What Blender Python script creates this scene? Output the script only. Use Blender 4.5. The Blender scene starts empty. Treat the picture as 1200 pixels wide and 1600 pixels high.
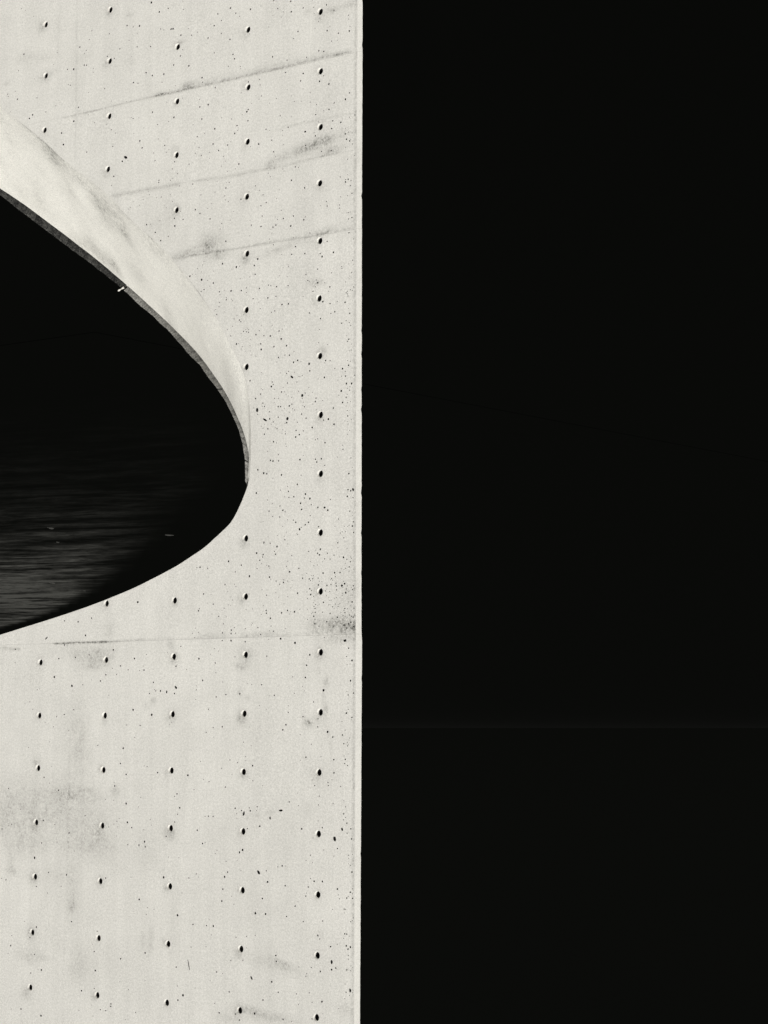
import bpy, bmesh, math, random
import numpy as np
from mathutils import Vector, Matrix, noise
from mathutils.geometry import delaunay_2d_cdt

random.seed(7)
scene = bpy.context.scene
C = scene.collection

# ------------------------------------------------------------------ camera
# The photograph is printed upside down: the sun lights what is the sill of the opening, so the
# camera is rolled by half a turn and world "up" is the bottom of the picture.
cam_data = bpy.data.cameras.new("camera")
cam = bpy.data.objects.new("camera", cam_data)
C.objects.link(cam)
AZ, PITCH, ROLL = math.radians(37.3221), math.radians(-5.3378), math.radians(180.0359)
fwd = Vector((math.sin(AZ) * math.cos(PITCH), math.cos(AZ) * math.cos(PITCH), math.sin(PITCH)))
rt = Vector((math.cos(AZ), -math.sin(AZ), 0.0))
up = rt.cross(fwd)
r2 = rt * math.cos(ROLL) + up * math.sin(ROLL)
u2 = -rt * math.sin(ROLL) + up * math.cos(ROLL)
CAM = Vector((-11.0451, -13.6803, 8.5238))
m = Matrix((r2, u2, -fwd)).transposed().to_4x4()
m.translation = CAM
cam.matrix_world = m
cam_data.sensor_width = 36.0
cam_data.lens = 81.9235
cam_data.clip_start = 0.1
cam_data.clip_end = 20000.0
scene.camera = cam

# ------------------------------------------------------------------ sky and sun
TO_SUN = Vector((-0.40, -0.605, 0.69)).normalized()
world = bpy.data.worlds.new("World")
scene.world = world
world.use_nodes = True
wn = world.node_tree
for n in list(wn.nodes):
    wn.nodes.remove(n)
sky = wn.nodes.new("ShaderNodeTexSky")
sky.sky_type = 'NISHITA'
sky.sun_disc = False
sky.sun_elevation = math.asin(TO_SUN.z)
sky.sun_rotation = math.atan2(TO_SUN.x, TO_SUN.y)
bw = wn.nodes.new("ShaderNodeRGBToBW")
flat = wn.nodes.new("ShaderNodeMath"); flat.operation = 'POWER'   # filtered until the gradation is almost gone
flat.inputs[1].default_value = 0.12
tint = wn.nodes.new("ShaderNodeVectorMath"); tint.operation = 'MULTIPLY'
tint.inputs[1].default_value = (0.94, 1.0, 0.84)
bg = wn.nodes.new("ShaderNodeBackground")
bg.inputs["Strength"].default_value = 0.0027      # a sky printed almost black
wo = wn.nodes.new("ShaderNodeOutputWorld")
wn.links.new(sky.outputs[0], bw.inputs[0])
wn.links.new(bw.outputs[0], flat.inputs[0])
wn.links.new(flat.outputs[0], tint.inputs[0])
wn.links.new(tint.outputs[0], bg.inputs["Color"])
wn.links.new(bg.outputs[0], wo.inputs[0])

sun_data = bpy.data.lights.new("sun", 'SUN')
sun_data.energy = 4.6
sun_data.angle = math.radians(2.0)
sun_data.color = (1.0, 0.985, 0.955)
sun = bpy.data.objects.new("sun", sun_data)
C.objects.link(sun)
sun.rotation_euler = TO_SUN.to_track_quat('Z', 'Y').to_euler()
sun.location = TO_SUN * 60

scene.view_settings.view_transform = 'Standard'
scene.view_settings.look = 'None'
scene.view_settings.gamma = 1.0
scene.view_settings.use_curve_mapping = False
scene.view_settings.exposure = 0.07

# ------------------------------------------------------------------ measured shapes, metres on the wall
OUTER = [(4.056,2.824),(3.997,2.864),(3.939,2.904),(3.880,2.944),(3.822,2.984),(3.766,3.023),(3.711,3.061),(3.659,3.097),(3.609,3.132),(3.563,3.164),(3.510,3.201),(3.462,3.234),(3.416,3.266),(3.371,3.298),(3.322,3.332),(3.271,3.368),(3.218,3.406),(3.163,3.445),(3.109,3.484),(3.057,3.523),(3.007,3.560),(2.958,3.599),(2.912,3.638),(2.867,3.676),(2.822,3.713),(2.775,3.750),(2.727,3.785),(2.679,3.819),(2.631,3.853),(2.581,3.887),(2.532,3.922),(2.485,3.956),(2.437,3.991),(2.389,4.026),(2.341,4.062),(2.294,4.099),(2.248,4.136),(2.208,4.170),(2.168,4.204),(2.129,4.240),(2.091,4.275),(2.052,4.310),(2.014,4.344),(1.976,4.377),(1.936,4.410),(1.895,4.442),(1.855,4.474),(1.815,4.505),(1.776,4.536),(1.739,4.567),(1.699,4.600),(1.660,4.632),(1.623,4.664),(1.585,4.697),(1.547,4.733),(1.513,4.766),(1.478,4.801),(1.442,4.839),(1.407,4.876),(1.373,4.912),(1.343,4.945),(1.316,4.974),(1.272,5.022),(1.233,5.066),(1.199,5.105),(1.164,5.146),(1.130,5.186),(1.099,5.224),(1.069,5.261),(1.041,5.299),(1.013,5.339),(0.987,5.381),(0.959,5.425),(0.932,5.467),(0.905,5.511),(0.877,5.555),(0.851,5.598),(0.829,5.635),(0.807,5.671),(0.788,5.707),(0.770,5.743),(0.755,5.782),(0.743,5.821),(0.732,5.861),(0.723,5.899),(0.714,5.942),(0.708,5.984),(0.702,6.026),(0.698,6.068),(0.694,6.110),(0.691,6.153),(0.690,6.187),(0.688,6.222),(0.688,6.258),(0.687,6.294),(0.687,6.331),(0.687,6.370),(0.688,6.408),(0.689,6.444),(0.691,6.482),(0.694,6.519),(0.698,6.553),(0.706,6.593),(0.717,6.632),(0.734,6.672),(0.756,6.715),(0.777,6.754),(0.802,6.796),(0.827,6.836),(0.858,6.878),(0.892,6.917),(0.922,6.941),(0.954,6.963),(0.991,6.987),(1.025,7.010),(1.063,7.034),(1.102,7.060),(1.141,7.084),(1.177,7.104),(1.217,7.125),(1.254,7.142),(1.292,7.160),(1.330,7.178),(1.369,7.196),(1.413,7.215),(1.458,7.233),(1.507,7.251),(1.560,7.270),(1.614,7.289),(1.667,7.307),(1.720,7.325),(1.774,7.343),(1.829,7.361),(1.884,7.378),(1.939,7.395),(1.987,7.408),(2.036,7.422),(2.086,7.435),(2.135,7.448),(2.184,7.461),(2.230,7.473),(2.285,7.487),(2.336,7.499),(2.388,7.512),(2.447,7.526),(2.498,7.537),(2.553,7.549),(2.612,7.562),(2.673,7.575),(2.734,7.587),(2.794,7.600),(2.851,7.611),(2.910,7.623),(2.967,7.634),(3.024,7.645),(3.081,7.656),(3.136,7.666),(3.190,7.677),(3.244,7.687),(3.296,7.698),(3.347,7.708),(3.400,7.718),(3.458,7.729),(3.510,7.738),(3.565,7.748),(3.622,7.758),(3.681,7.768),(3.742,7.777),(3.804,7.787),(3.866,7.796),(3.929,7.805),(3.988,7.814),(4.046,7.822),(4.105,7.830),(4.165,7.838),(4.226,7.845),(4.289,7.853),(4.354,7.859),(4.423,7.866),(4.495,7.871),(4.655,7.882),(4.830,7.891),(5.016,7.899),(5.210,7.904),(5.407,7.903),(5.603,7.896),(5.810,7.882),(6.024,7.864),(6.241,7.839),(6.460,7.808),(6.677,7.770),(6.890,7.724),(7.092,7.670),(7.289,7.608),(7.484,7.539),(7.680,7.463),(7.880,7.382),(8.085,7.297),(8.328,7.194),(8.580,7.083),(8.837,6.965),(9.096,6.839),(9.352,6.707),(9.601,6.570),(9.850,6.422),(10.097,6.267),(10.342,6.104),(10.580,5.936),(10.810,5.763),(11.029,5.589),(11.226,5.421),(11.416,5.250),(11.596,5.075),(11.767,4.898),(11.926,4.719),(12.071,4.539),(12.197,4.366),(12.312,4.192),(12.415,4.016),(12.506,3.840),(12.585,3.663),(12.652,3.488),(12.708,3.315),(12.755,3.140),(12.789,2.966),(12.809,2.795),(12.810,2.627),(12.789,2.466),(12.747,2.309),(12.685,2.155),(12.605,2.005),(12.509,1.863),(12.397,1.731),(12.272,1.612),(12.140,1.512),(11.993,1.421),(11.834,1.339),(11.665,1.265),(11.490,1.200),(11.311,1.141),(11.129,1.091),(10.939,1.048),(10.744,1.013),(10.545,0.985),(10.344,0.962),(10.144,0.944),(9.943,0.931),(9.741,0.924),(9.537,0.922),(9.332,0.926),(9.126,0.934),(8.921,0.948),(8.710,0.966),(8.498,0.989),(8.286,1.017),(8.075,1.050),(7.866,1.089),(7.661,1.135),(7.457,1.188),(7.254,1.249),(7.053,1.315),(6.855,1.385),(6.662,1.457),(6.474,1.529),(6.293,1.601),(6.115,1.675),(5.941,1.751),(5.771,1.829),(5.606,1.907),(5.448,1.984),(5.305,2.057),(5.165,2.132),(5.030,2.206),(4.899,2.281),(4.773,2.356),(4.651,2.429),(4.544,2.496),(4.441,2.563),(4.341,2.629),(4.244,2.696),(4.149,2.761)]
INNER = [(4.550,3.651),(4.489,3.689),(4.437,3.723),(4.389,3.756),(4.341,3.788),(4.295,3.819),(4.251,3.849),(4.208,3.877),(4.167,3.904),(4.125,3.931),(4.084,3.957),(4.043,3.983),(4.002,4.009),(3.961,4.035),(3.918,4.063),(3.875,4.092),(3.831,4.123),(3.786,4.154),(3.741,4.185),(3.697,4.215),(3.653,4.246),(3.610,4.277),(3.568,4.307),(3.527,4.337),(3.487,4.366),(3.448,4.395),(3.408,4.424),(3.368,4.454),(3.328,4.484),(3.286,4.514),(3.244,4.544),(3.200,4.575),(3.155,4.606),(3.109,4.638),(3.061,4.670),(3.011,4.702),(2.961,4.734),(2.912,4.766),(2.862,4.797),(2.813,4.829),(2.762,4.860),(2.711,4.892),(2.660,4.923),(2.609,4.954),(2.558,4.986),(2.506,5.017),(2.455,5.049),(2.404,5.079),(2.353,5.110),(2.300,5.142),(2.247,5.175),(2.193,5.208),(2.140,5.240),(2.086,5.274),(2.031,5.309),(1.975,5.344),(1.919,5.380),(1.863,5.417),(1.807,5.453),(1.753,5.488),(1.699,5.524),(1.644,5.561),(1.585,5.601),(1.526,5.642),(1.467,5.683),(1.410,5.723),(1.356,5.763),(1.305,5.801),(1.257,5.839),(1.209,5.876),(1.162,5.914),(1.115,5.954),(1.070,5.994),(1.027,6.035),(0.986,6.075),(0.948,6.115),(0.915,6.153),(0.888,6.188),(0.864,6.221),(0.845,6.253),(0.828,6.285),(0.815,6.317),(0.804,6.350),(0.797,6.382),(0.792,6.415),(0.789,6.449),(0.789,6.483),(0.790,6.516),(0.793,6.548),(0.797,6.576),(0.801,6.595),(0.802,6.605),(0.803,6.608),(0.803,6.611),(0.801,6.629),(0.797,6.675),(0.792,6.742),(0.788,6.805),(0.787,6.849),(0.789,6.881),(0.792,6.910),(0.796,6.940),(0.803,6.971),(0.812,7.003),(0.825,7.035),(0.841,7.068),(0.859,7.101),(0.879,7.134),(0.900,7.167),(0.924,7.198),(0.949,7.226),(0.975,7.250),(1.001,7.270),(1.029,7.289),(1.058,7.309),(1.088,7.328),(1.119,7.348),(1.152,7.366),(1.185,7.384),(1.220,7.399),(1.257,7.414),(1.295,7.428),(1.335,7.442),(1.379,7.456),(1.427,7.470),(1.480,7.484),(1.538,7.497),(1.601,7.511),(1.668,7.524),(1.737,7.537),(1.808,7.550),(1.881,7.563),(1.955,7.575),(2.031,7.587),(2.106,7.598),(2.179,7.608),(2.252,7.618),(2.324,7.627),(2.396,7.636),(2.468,7.644),(2.541,7.653),(2.617,7.662),(2.694,7.671),(2.773,7.680),(2.853,7.689),(2.933,7.697),(3.014,7.706),(3.097,7.714),(3.181,7.723),(3.264,7.732),(3.345,7.741),(3.423,7.750),(3.499,7.759),(3.572,7.767),(3.642,7.776),(3.709,7.784),(3.773,7.792),(3.833,7.801),(3.890,7.810),(3.944,7.818),(3.995,7.827),(4.045,7.836),(4.093,7.845),(4.140,7.853),(4.187,7.862),(4.235,7.870),(4.284,7.879),(4.335,7.887),(4.386,7.896),(4.438,7.904),(4.489,7.912),(4.539,7.919),(4.588,7.926),(4.637,7.934),(4.687,7.940),(4.739,7.947),(4.791,7.953),(4.847,7.959),(4.912,7.965),(4.996,7.972),(5.108,7.980),(5.244,7.987),(5.394,7.994),(5.550,7.997),(5.711,7.996),(5.874,7.991),(6.042,7.981),(6.214,7.966),(6.388,7.946),(6.563,7.920),(6.735,7.889),(6.904,7.851),(7.067,7.808),(7.227,7.757),(7.384,7.701),(7.541,7.640),(7.702,7.573),(7.873,7.500),(8.056,7.419),(8.248,7.331),(8.446,7.236),(8.645,7.135),(8.842,7.029),(9.036,6.918),(9.227,6.800),(9.416,6.677),(9.601,6.548),(9.780,6.415),(9.953,6.280),(10.115,6.145),(10.267,6.009),(10.410,5.873),(10.544,5.736),(10.670,5.596),(10.787,5.456),(10.893,5.317),(10.988,5.178),(11.073,5.040),(11.148,4.902),(11.214,4.764),(11.272,4.625),(11.320,4.487),(11.361,4.349),(11.393,4.212),(11.415,4.075),(11.427,3.940),(11.424,3.807),(11.408,3.677),(11.376,3.551),(11.329,3.427),(11.269,3.307),(11.197,3.192),(11.114,3.085),(11.022,2.988),(10.920,2.900),(10.810,2.821),(10.692,2.750),(10.566,2.685),(10.435,2.626),(10.300,2.573),(10.161,2.525),(10.018,2.484),(9.870,2.448),(9.720,2.417),(9.568,2.391),(9.414,2.368),(9.260,2.351),(9.105,2.337),(8.948,2.327),(8.790,2.322),(8.631,2.321),(8.471,2.324),(8.308,2.330),(8.144,2.341),(7.979,2.356),(7.814,2.375),(7.651,2.399),(7.488,2.429),(7.327,2.465),(7.167,2.506),(7.009,2.552),(6.852,2.601),(6.699,2.652),(6.549,2.704),(6.403,2.758),(6.259,2.811),(6.110,2.860),(5.953,2.899),(5.796,2.935),(5.656,2.979),(5.537,3.037),(5.430,3.101),(5.327,3.165),(5.226,3.228),(5.129,3.289),(5.035,3.348),(4.947,3.404),(4.862,3.457),(4.779,3.509),(4.697,3.559),(4.620,3.607)]
BACK = [(4.623,3.571),(4.562,3.612),(4.508,3.648),(4.458,3.682),(4.410,3.715),(4.362,3.747),(4.317,3.779),(4.273,3.809),(4.231,3.837),(4.189,3.865),(4.146,3.892),(4.104,3.919),(4.063,3.946),(4.021,3.974),(3.978,4.003),(3.934,4.034),(3.889,4.065),(3.843,4.097),(3.798,4.130),(3.753,4.162),(3.708,4.193),(3.665,4.225),(3.622,4.257),(3.581,4.288),(3.541,4.318),(3.500,4.348),(3.461,4.379),(3.421,4.409),(3.381,4.439),(3.341,4.470),(3.302,4.501),(3.262,4.531),(3.223,4.562),(3.184,4.592),(3.144,4.623),(3.104,4.653),(3.065,4.683),(3.027,4.713),(2.991,4.742),(2.955,4.770),(2.920,4.799),(2.885,4.827),(2.851,4.855),(2.816,4.883),(2.782,4.911),(2.748,4.939),(2.715,4.966),(2.682,4.993),(2.649,5.021),(2.615,5.048),(2.581,5.077),(2.549,5.106),(2.516,5.135),(2.484,5.164),(2.452,5.194),(2.420,5.226),(2.389,5.257),(2.358,5.289),(2.328,5.320),(2.298,5.351),(2.269,5.383),(2.240,5.416),(2.210,5.451),(2.179,5.488),(2.148,5.525),(2.118,5.561),(2.090,5.597),(2.064,5.633),(2.040,5.667),(2.016,5.701),(1.992,5.737),(1.968,5.775),(1.945,5.814),(1.923,5.852),(1.901,5.892),(1.881,5.932),(1.862,5.970),(1.847,6.006),(1.833,6.040),(1.822,6.074),(1.811,6.107),(1.802,6.142),(1.794,6.177),(1.788,6.213),(1.783,6.249),(1.781,6.286),(1.780,6.323),(1.782,6.360),(1.785,6.395),(1.790,6.426),(1.794,6.447),(1.796,6.458),(1.797,6.461),(1.797,6.465),(1.795,6.485),(1.791,6.536),(1.785,6.610),(1.782,6.679),(1.782,6.727),(1.784,6.763),(1.787,6.795),(1.792,6.828),(1.799,6.862),(1.810,6.897),(1.825,6.933),(1.842,6.970),(1.862,7.006),(1.884,7.043),(1.908,7.079),(1.934,7.114),(1.961,7.145),(1.990,7.171),(2.019,7.193),(2.050,7.215),(2.081,7.236),(2.114,7.258),(2.148,7.280),(2.181,7.301),(2.215,7.320),(2.248,7.338),(2.281,7.355),(2.315,7.372),(2.349,7.388),(2.384,7.405),(2.422,7.422),(2.462,7.438),(2.505,7.455),(2.550,7.472),(2.596,7.489),(2.643,7.506),(2.690,7.523),(2.737,7.539),(2.784,7.555),(2.831,7.571),(2.877,7.585),(2.921,7.599),(2.965,7.612),(3.008,7.624),(3.050,7.636),(3.093,7.648),(3.136,7.660),(3.180,7.672),(3.226,7.684),(3.272,7.696),(3.319,7.707),(3.367,7.719),(3.415,7.730),(3.465,7.742),(3.517,7.754),(3.569,7.765),(3.620,7.777),(3.671,7.788),(3.721,7.798),(3.770,7.809),(3.819,7.819),(3.868,7.829),(3.915,7.839),(3.962,7.849),(4.008,7.858),(4.053,7.868),(4.099,7.878),(4.145,7.887),(4.191,7.897),(4.238,7.906),(4.286,7.915),(4.335,7.924),(4.385,7.933),(4.437,7.942),(4.490,7.951),(4.542,7.960),(4.595,7.968),(4.646,7.976),(4.697,7.984),(4.747,7.991),(4.798,7.998),(4.851,8.006),(4.905,8.012),(4.962,8.019),(5.028,8.025),(5.115,8.033),(5.230,8.041),(5.369,8.050),(5.523,8.057),(5.684,8.061),(5.849,8.062),(6.018,8.057),(6.190,8.048),(6.367,8.033),(6.546,8.014),(6.726,7.989),(6.905,7.958),(7.079,7.920),(7.248,7.876),(7.412,7.826),(7.574,7.769),(7.737,7.707),(7.905,7.640),(8.082,7.566),(8.272,7.483),(8.472,7.393),(8.678,7.297),(8.886,7.194),(9.091,7.085),(9.294,6.971),(9.494,6.850),(9.692,6.723),(9.886,6.590),(10.074,6.453),(10.255,6.313),(10.426,6.172),(10.585,6.031),(10.735,5.889),(10.877,5.746),(11.009,5.601),(11.131,5.455),(11.243,5.309),(11.343,5.165),(11.432,5.021),(11.510,4.876),(11.580,4.732),(11.640,4.587),(11.691,4.442),(11.733,4.298),(11.766,4.155),(11.789,4.012),(11.800,3.871),(11.798,3.732),(11.780,3.597),(11.746,3.464),(11.698,3.335),(11.635,3.210),(11.560,3.090),(11.473,2.978),(11.377,2.876),(11.271,2.785),(11.156,2.702),(11.033,2.627),(10.902,2.559),(10.766,2.497),(10.625,2.441),(10.480,2.391),(10.331,2.348),(10.177,2.310),(10.021,2.277),(9.862,2.249),(9.702,2.226),(9.541,2.206),(9.378,2.192),(9.215,2.182),(9.050,2.176),(8.883,2.174),(8.715,2.177),(8.545,2.184),(8.373,2.194),(8.200,2.210),(8.028,2.230),(7.857,2.255),(7.687,2.286),(7.518,2.323),(7.350,2.366),(7.184,2.414),(7.020,2.465),(6.860,2.519),(6.703,2.574),(6.550,2.630),(6.399,2.686),(6.243,2.738),(6.080,2.780),(5.917,2.818),(5.771,2.866),(5.647,2.927),(5.535,2.994),(5.428,3.061),(5.323,3.127),(5.222,3.192),(5.125,3.253),(5.033,3.312),(4.945,3.368),(4.859,3.422),(4.775,3.475),(4.696,3.525)]
DEPTH = [1.200,1.200,1.200,1.200,1.200,1.200,1.200,1.200,1.200,1.200,1.200,1.200,1.200,1.200,1.200,1.200,1.200,1.200,1.200,1.200,1.200,1.200,1.200,1.200,1.200,1.200,1.200,1.199,1.198,1.196,1.192,1.188,1.181,1.174,1.164,1.154,1.142,1.129,1.114,1.099,1.082,1.065,1.046,1.027,1.008,0.989,0.969,0.949,0.928,0.906,0.884,0.860,0.836,0.811,0.784,0.757,0.728,0.699,0.669,0.640,0.611,0.580,0.547,0.513,0.480,0.447,0.416,0.386,0.358,0.329,0.301,0.273,0.246,0.220,0.196,0.175,0.157,0.141,0.129,0.119,0.111,0.106,0.102,0.101,0.100,0.100,0.100,0.100,0.100,0.100,0.100,0.100,0.100,0.100,0.100,0.100,0.100,0.100,0.100,0.100,0.100,0.100,0.100,0.100,0.100,0.100,0.100,0.100,0.100,0.100,0.100,0.100,0.100,0.100,0.100,0.100,0.101,0.103,0.107,0.112,0.119,0.127,0.138,0.150,0.166,0.183,0.204,0.228,0.255,0.283,0.313,0.345,0.379,0.413,0.447,0.482,0.516,0.549,0.583,0.618,0.652,0.688,0.724,0.760,0.796,0.832,0.868,0.904,0.939,0.973,1.005,1.035,1.063,1.088,1.111,1.131,1.148,1.163,1.175,1.184,1.191,1.196,1.198,1.200,1.200,1.200,1.200,1.200,1.200,1.200,1.200,1.200,1.200,1.200,1.200,1.200,1.200,1.200,1.200,1.200,1.200,1.200,1.200,1.200,1.200,1.200,1.200,1.200,1.200,1.200,1.200,1.200,1.200,1.200,1.200,1.200,1.200,1.200,1.200,1.200,1.200,1.200,1.200,1.200,1.200,1.200,1.200,1.200,1.200,1.200,1.200,1.200,1.200,1.200,1.200,1.200,1.200,1.200,1.200,1.200,1.200,1.200,1.200,1.200,1.200,1.200,1.200,1.200,1.200,1.200,1.200,1.200,1.200,1.200,1.200,1.200,1.200,1.200,1.200,1.200,1.200,1.200,1.200,1.200,1.200,1.200,1.200,1.200,1.200,1.200,1.200,1.200,1.200,1.200,1.200,1.200,1.200,1.200,1.200,1.200,1.200,1.200,1.200,1.200,1.200,1.200,1.200,1.200,1.200,1.200,1.200,1.200,1.200,1.200,1.200,1.200,1.200,1.200,1.200,1.200,1.200]
LIP_A = [(5.359,3.144),(5.284,3.191),(5.210,3.238),(5.135,3.285),(5.061,3.332),(4.988,3.378),(4.914,3.424),(4.841,3.471),(4.768,3.516),(4.695,3.561),(4.622,3.605),(4.550,3.650),(4.479,3.695),(4.409,3.742),(4.341,3.788),(4.272,3.834),(4.204,3.880),(4.135,3.925),(4.065,3.969),(3.996,4.012),(3.927,4.056),(3.861,4.102),(3.795,4.147),(3.730,4.192),(3.664,4.237),(3.600,4.283),(3.537,4.329),(3.474,4.375),(3.411,4.421),(3.347,4.468),(3.282,4.515),(3.215,4.563),(3.145,4.611),(3.073,4.660),(2.997,4.709),(2.919,4.758),(2.840,4.810),(2.758,4.862),(2.674,4.914),(2.589,4.966),(2.503,5.019),(2.416,5.072),(2.328,5.125),(2.239,5.178),(2.151,5.233),(2.062,5.288),(1.972,5.344),(1.885,5.401),(1.797,5.458),(1.709,5.514),(1.626,5.572),(1.542,5.630),(1.459,5.687),(1.377,5.744),(1.302,5.802),(1.231,5.859),(1.162,5.915),(1.099,5.971),(1.039,6.027),(0.982,6.083),(0.932,6.138),(0.889,6.192),(0.855,6.246),(0.827,6.300),(0.808,6.352),(0.795,6.404),(0.789,6.456),(0.788,6.508),(0.793,6.558),(0.803,6.608)]
LIP_B = [(5.358,3.200),(5.284,3.246),(5.211,3.292),(5.139,3.338),(5.066,3.383),(4.994,3.429),(4.923,3.474),(4.851,3.519),(4.781,3.565),(4.713,3.611),(4.645,3.657),(4.577,3.704),(4.509,3.749),(4.441,3.795),(4.374,3.840),(4.307,3.886),(4.240,3.931),(4.174,3.975),(4.107,4.020),(4.040,4.063),(3.974,4.107),(3.907,4.150),(3.841,4.193),(3.775,4.236),(3.710,4.279),(3.646,4.322),(3.581,4.365),(3.517,4.408),(3.453,4.452),(3.388,4.496),(3.322,4.541),(3.254,4.586),(3.185,4.633),(3.116,4.682),(3.045,4.732),(2.969,4.782),(2.888,4.831),(2.806,4.880),(2.721,4.930),(2.636,4.981),(2.551,5.033),(2.465,5.085),(2.378,5.136),(2.293,5.191),(2.209,5.246),(2.123,5.302),(2.035,5.358),(1.946,5.413),(1.856,5.467),(1.765,5.520),(1.680,5.577),(1.596,5.633),(1.512,5.689),(1.429,5.744),(1.350,5.798),(1.274,5.852),(1.202,5.906),(1.140,5.962),(1.080,6.017),(1.023,6.071),(0.970,6.124),(0.924,6.177),(0.892,6.230),(0.865,6.282),(0.846,6.334),(0.831,6.385),(0.823,6.436),(0.819,6.487),(0.818,6.537),(0.820,6.587)]
LIP_DEPTH = [1.200,1.200,1.200,1.200,1.200,1.200,1.200,1.200,1.200,1.200,1.200,1.200,1.200,1.200,1.200,1.200,1.200,1.200,1.200,1.200,1.200,1.200,1.200,1.200,1.200,1.200,1.200,1.199,1.198,1.196,1.191,1.185,1.175,1.162,1.146,1.127,1.104,1.078,1.050,1.019,0.987,0.953,0.918,0.880,0.840,0.798,0.754,0.708,0.662,0.616,0.569,0.521,0.474,0.428,0.383,0.342,0.303,0.266,0.231,0.198,0.170,0.147,0.129,0.117,0.108,0.104,0.101,0.100,0.100,0.100]
HOLES = [(-0.012,8.394),(-0.010,7.943),(-0.008,7.484),(-0.006,7.038),(-0.004,6.590),(-0.003,6.139),(-0.001,8.843),(0.003,9.300),(0.006,5.686),(0.007,3.904),(0.007,9.750),(0.008,3.465),(0.009,4.794),(0.010,2.994),(0.011,4.344),(0.011,10.198),(0.014,5.240),(0.016,10.653),(0.733,7.948),(0.736,7.497),(0.737,7.045),(0.742,8.401),(0.742,3.467),(0.744,5.700),(0.745,8.847),(0.745,4.801),(0.746,3.905),(0.746,3.000),(0.747,9.301),(0.748,5.249),(0.749,4.346),(0.750,9.748),(0.759,10.193),(0.768,10.656),(1.478,7.503),(1.480,7.949),(1.488,8.403),(1.496,4.351),(1.496,8.845),(1.497,9.296),(1.498,3.004),(1.499,9.749),(1.500,3.455),(1.501,3.898),(1.513,10.196),(1.521,10.651),(2.222,7.961),(2.223,7.504),(2.229,8.411),(2.236,8.848),(2.243,9.295),(2.258,9.739),(2.259,2.550),(2.259,3.454),(2.259,2.987),(2.266,3.902),(2.268,10.192),(2.275,10.644),(2.972,7.969),(2.978,8.408),(2.984,8.841),(2.997,9.287),(3.003,9.732),(3.011,2.982),(3.017,3.453),(3.020,2.534),(3.023,10.186),(3.037,10.633)]
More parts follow.
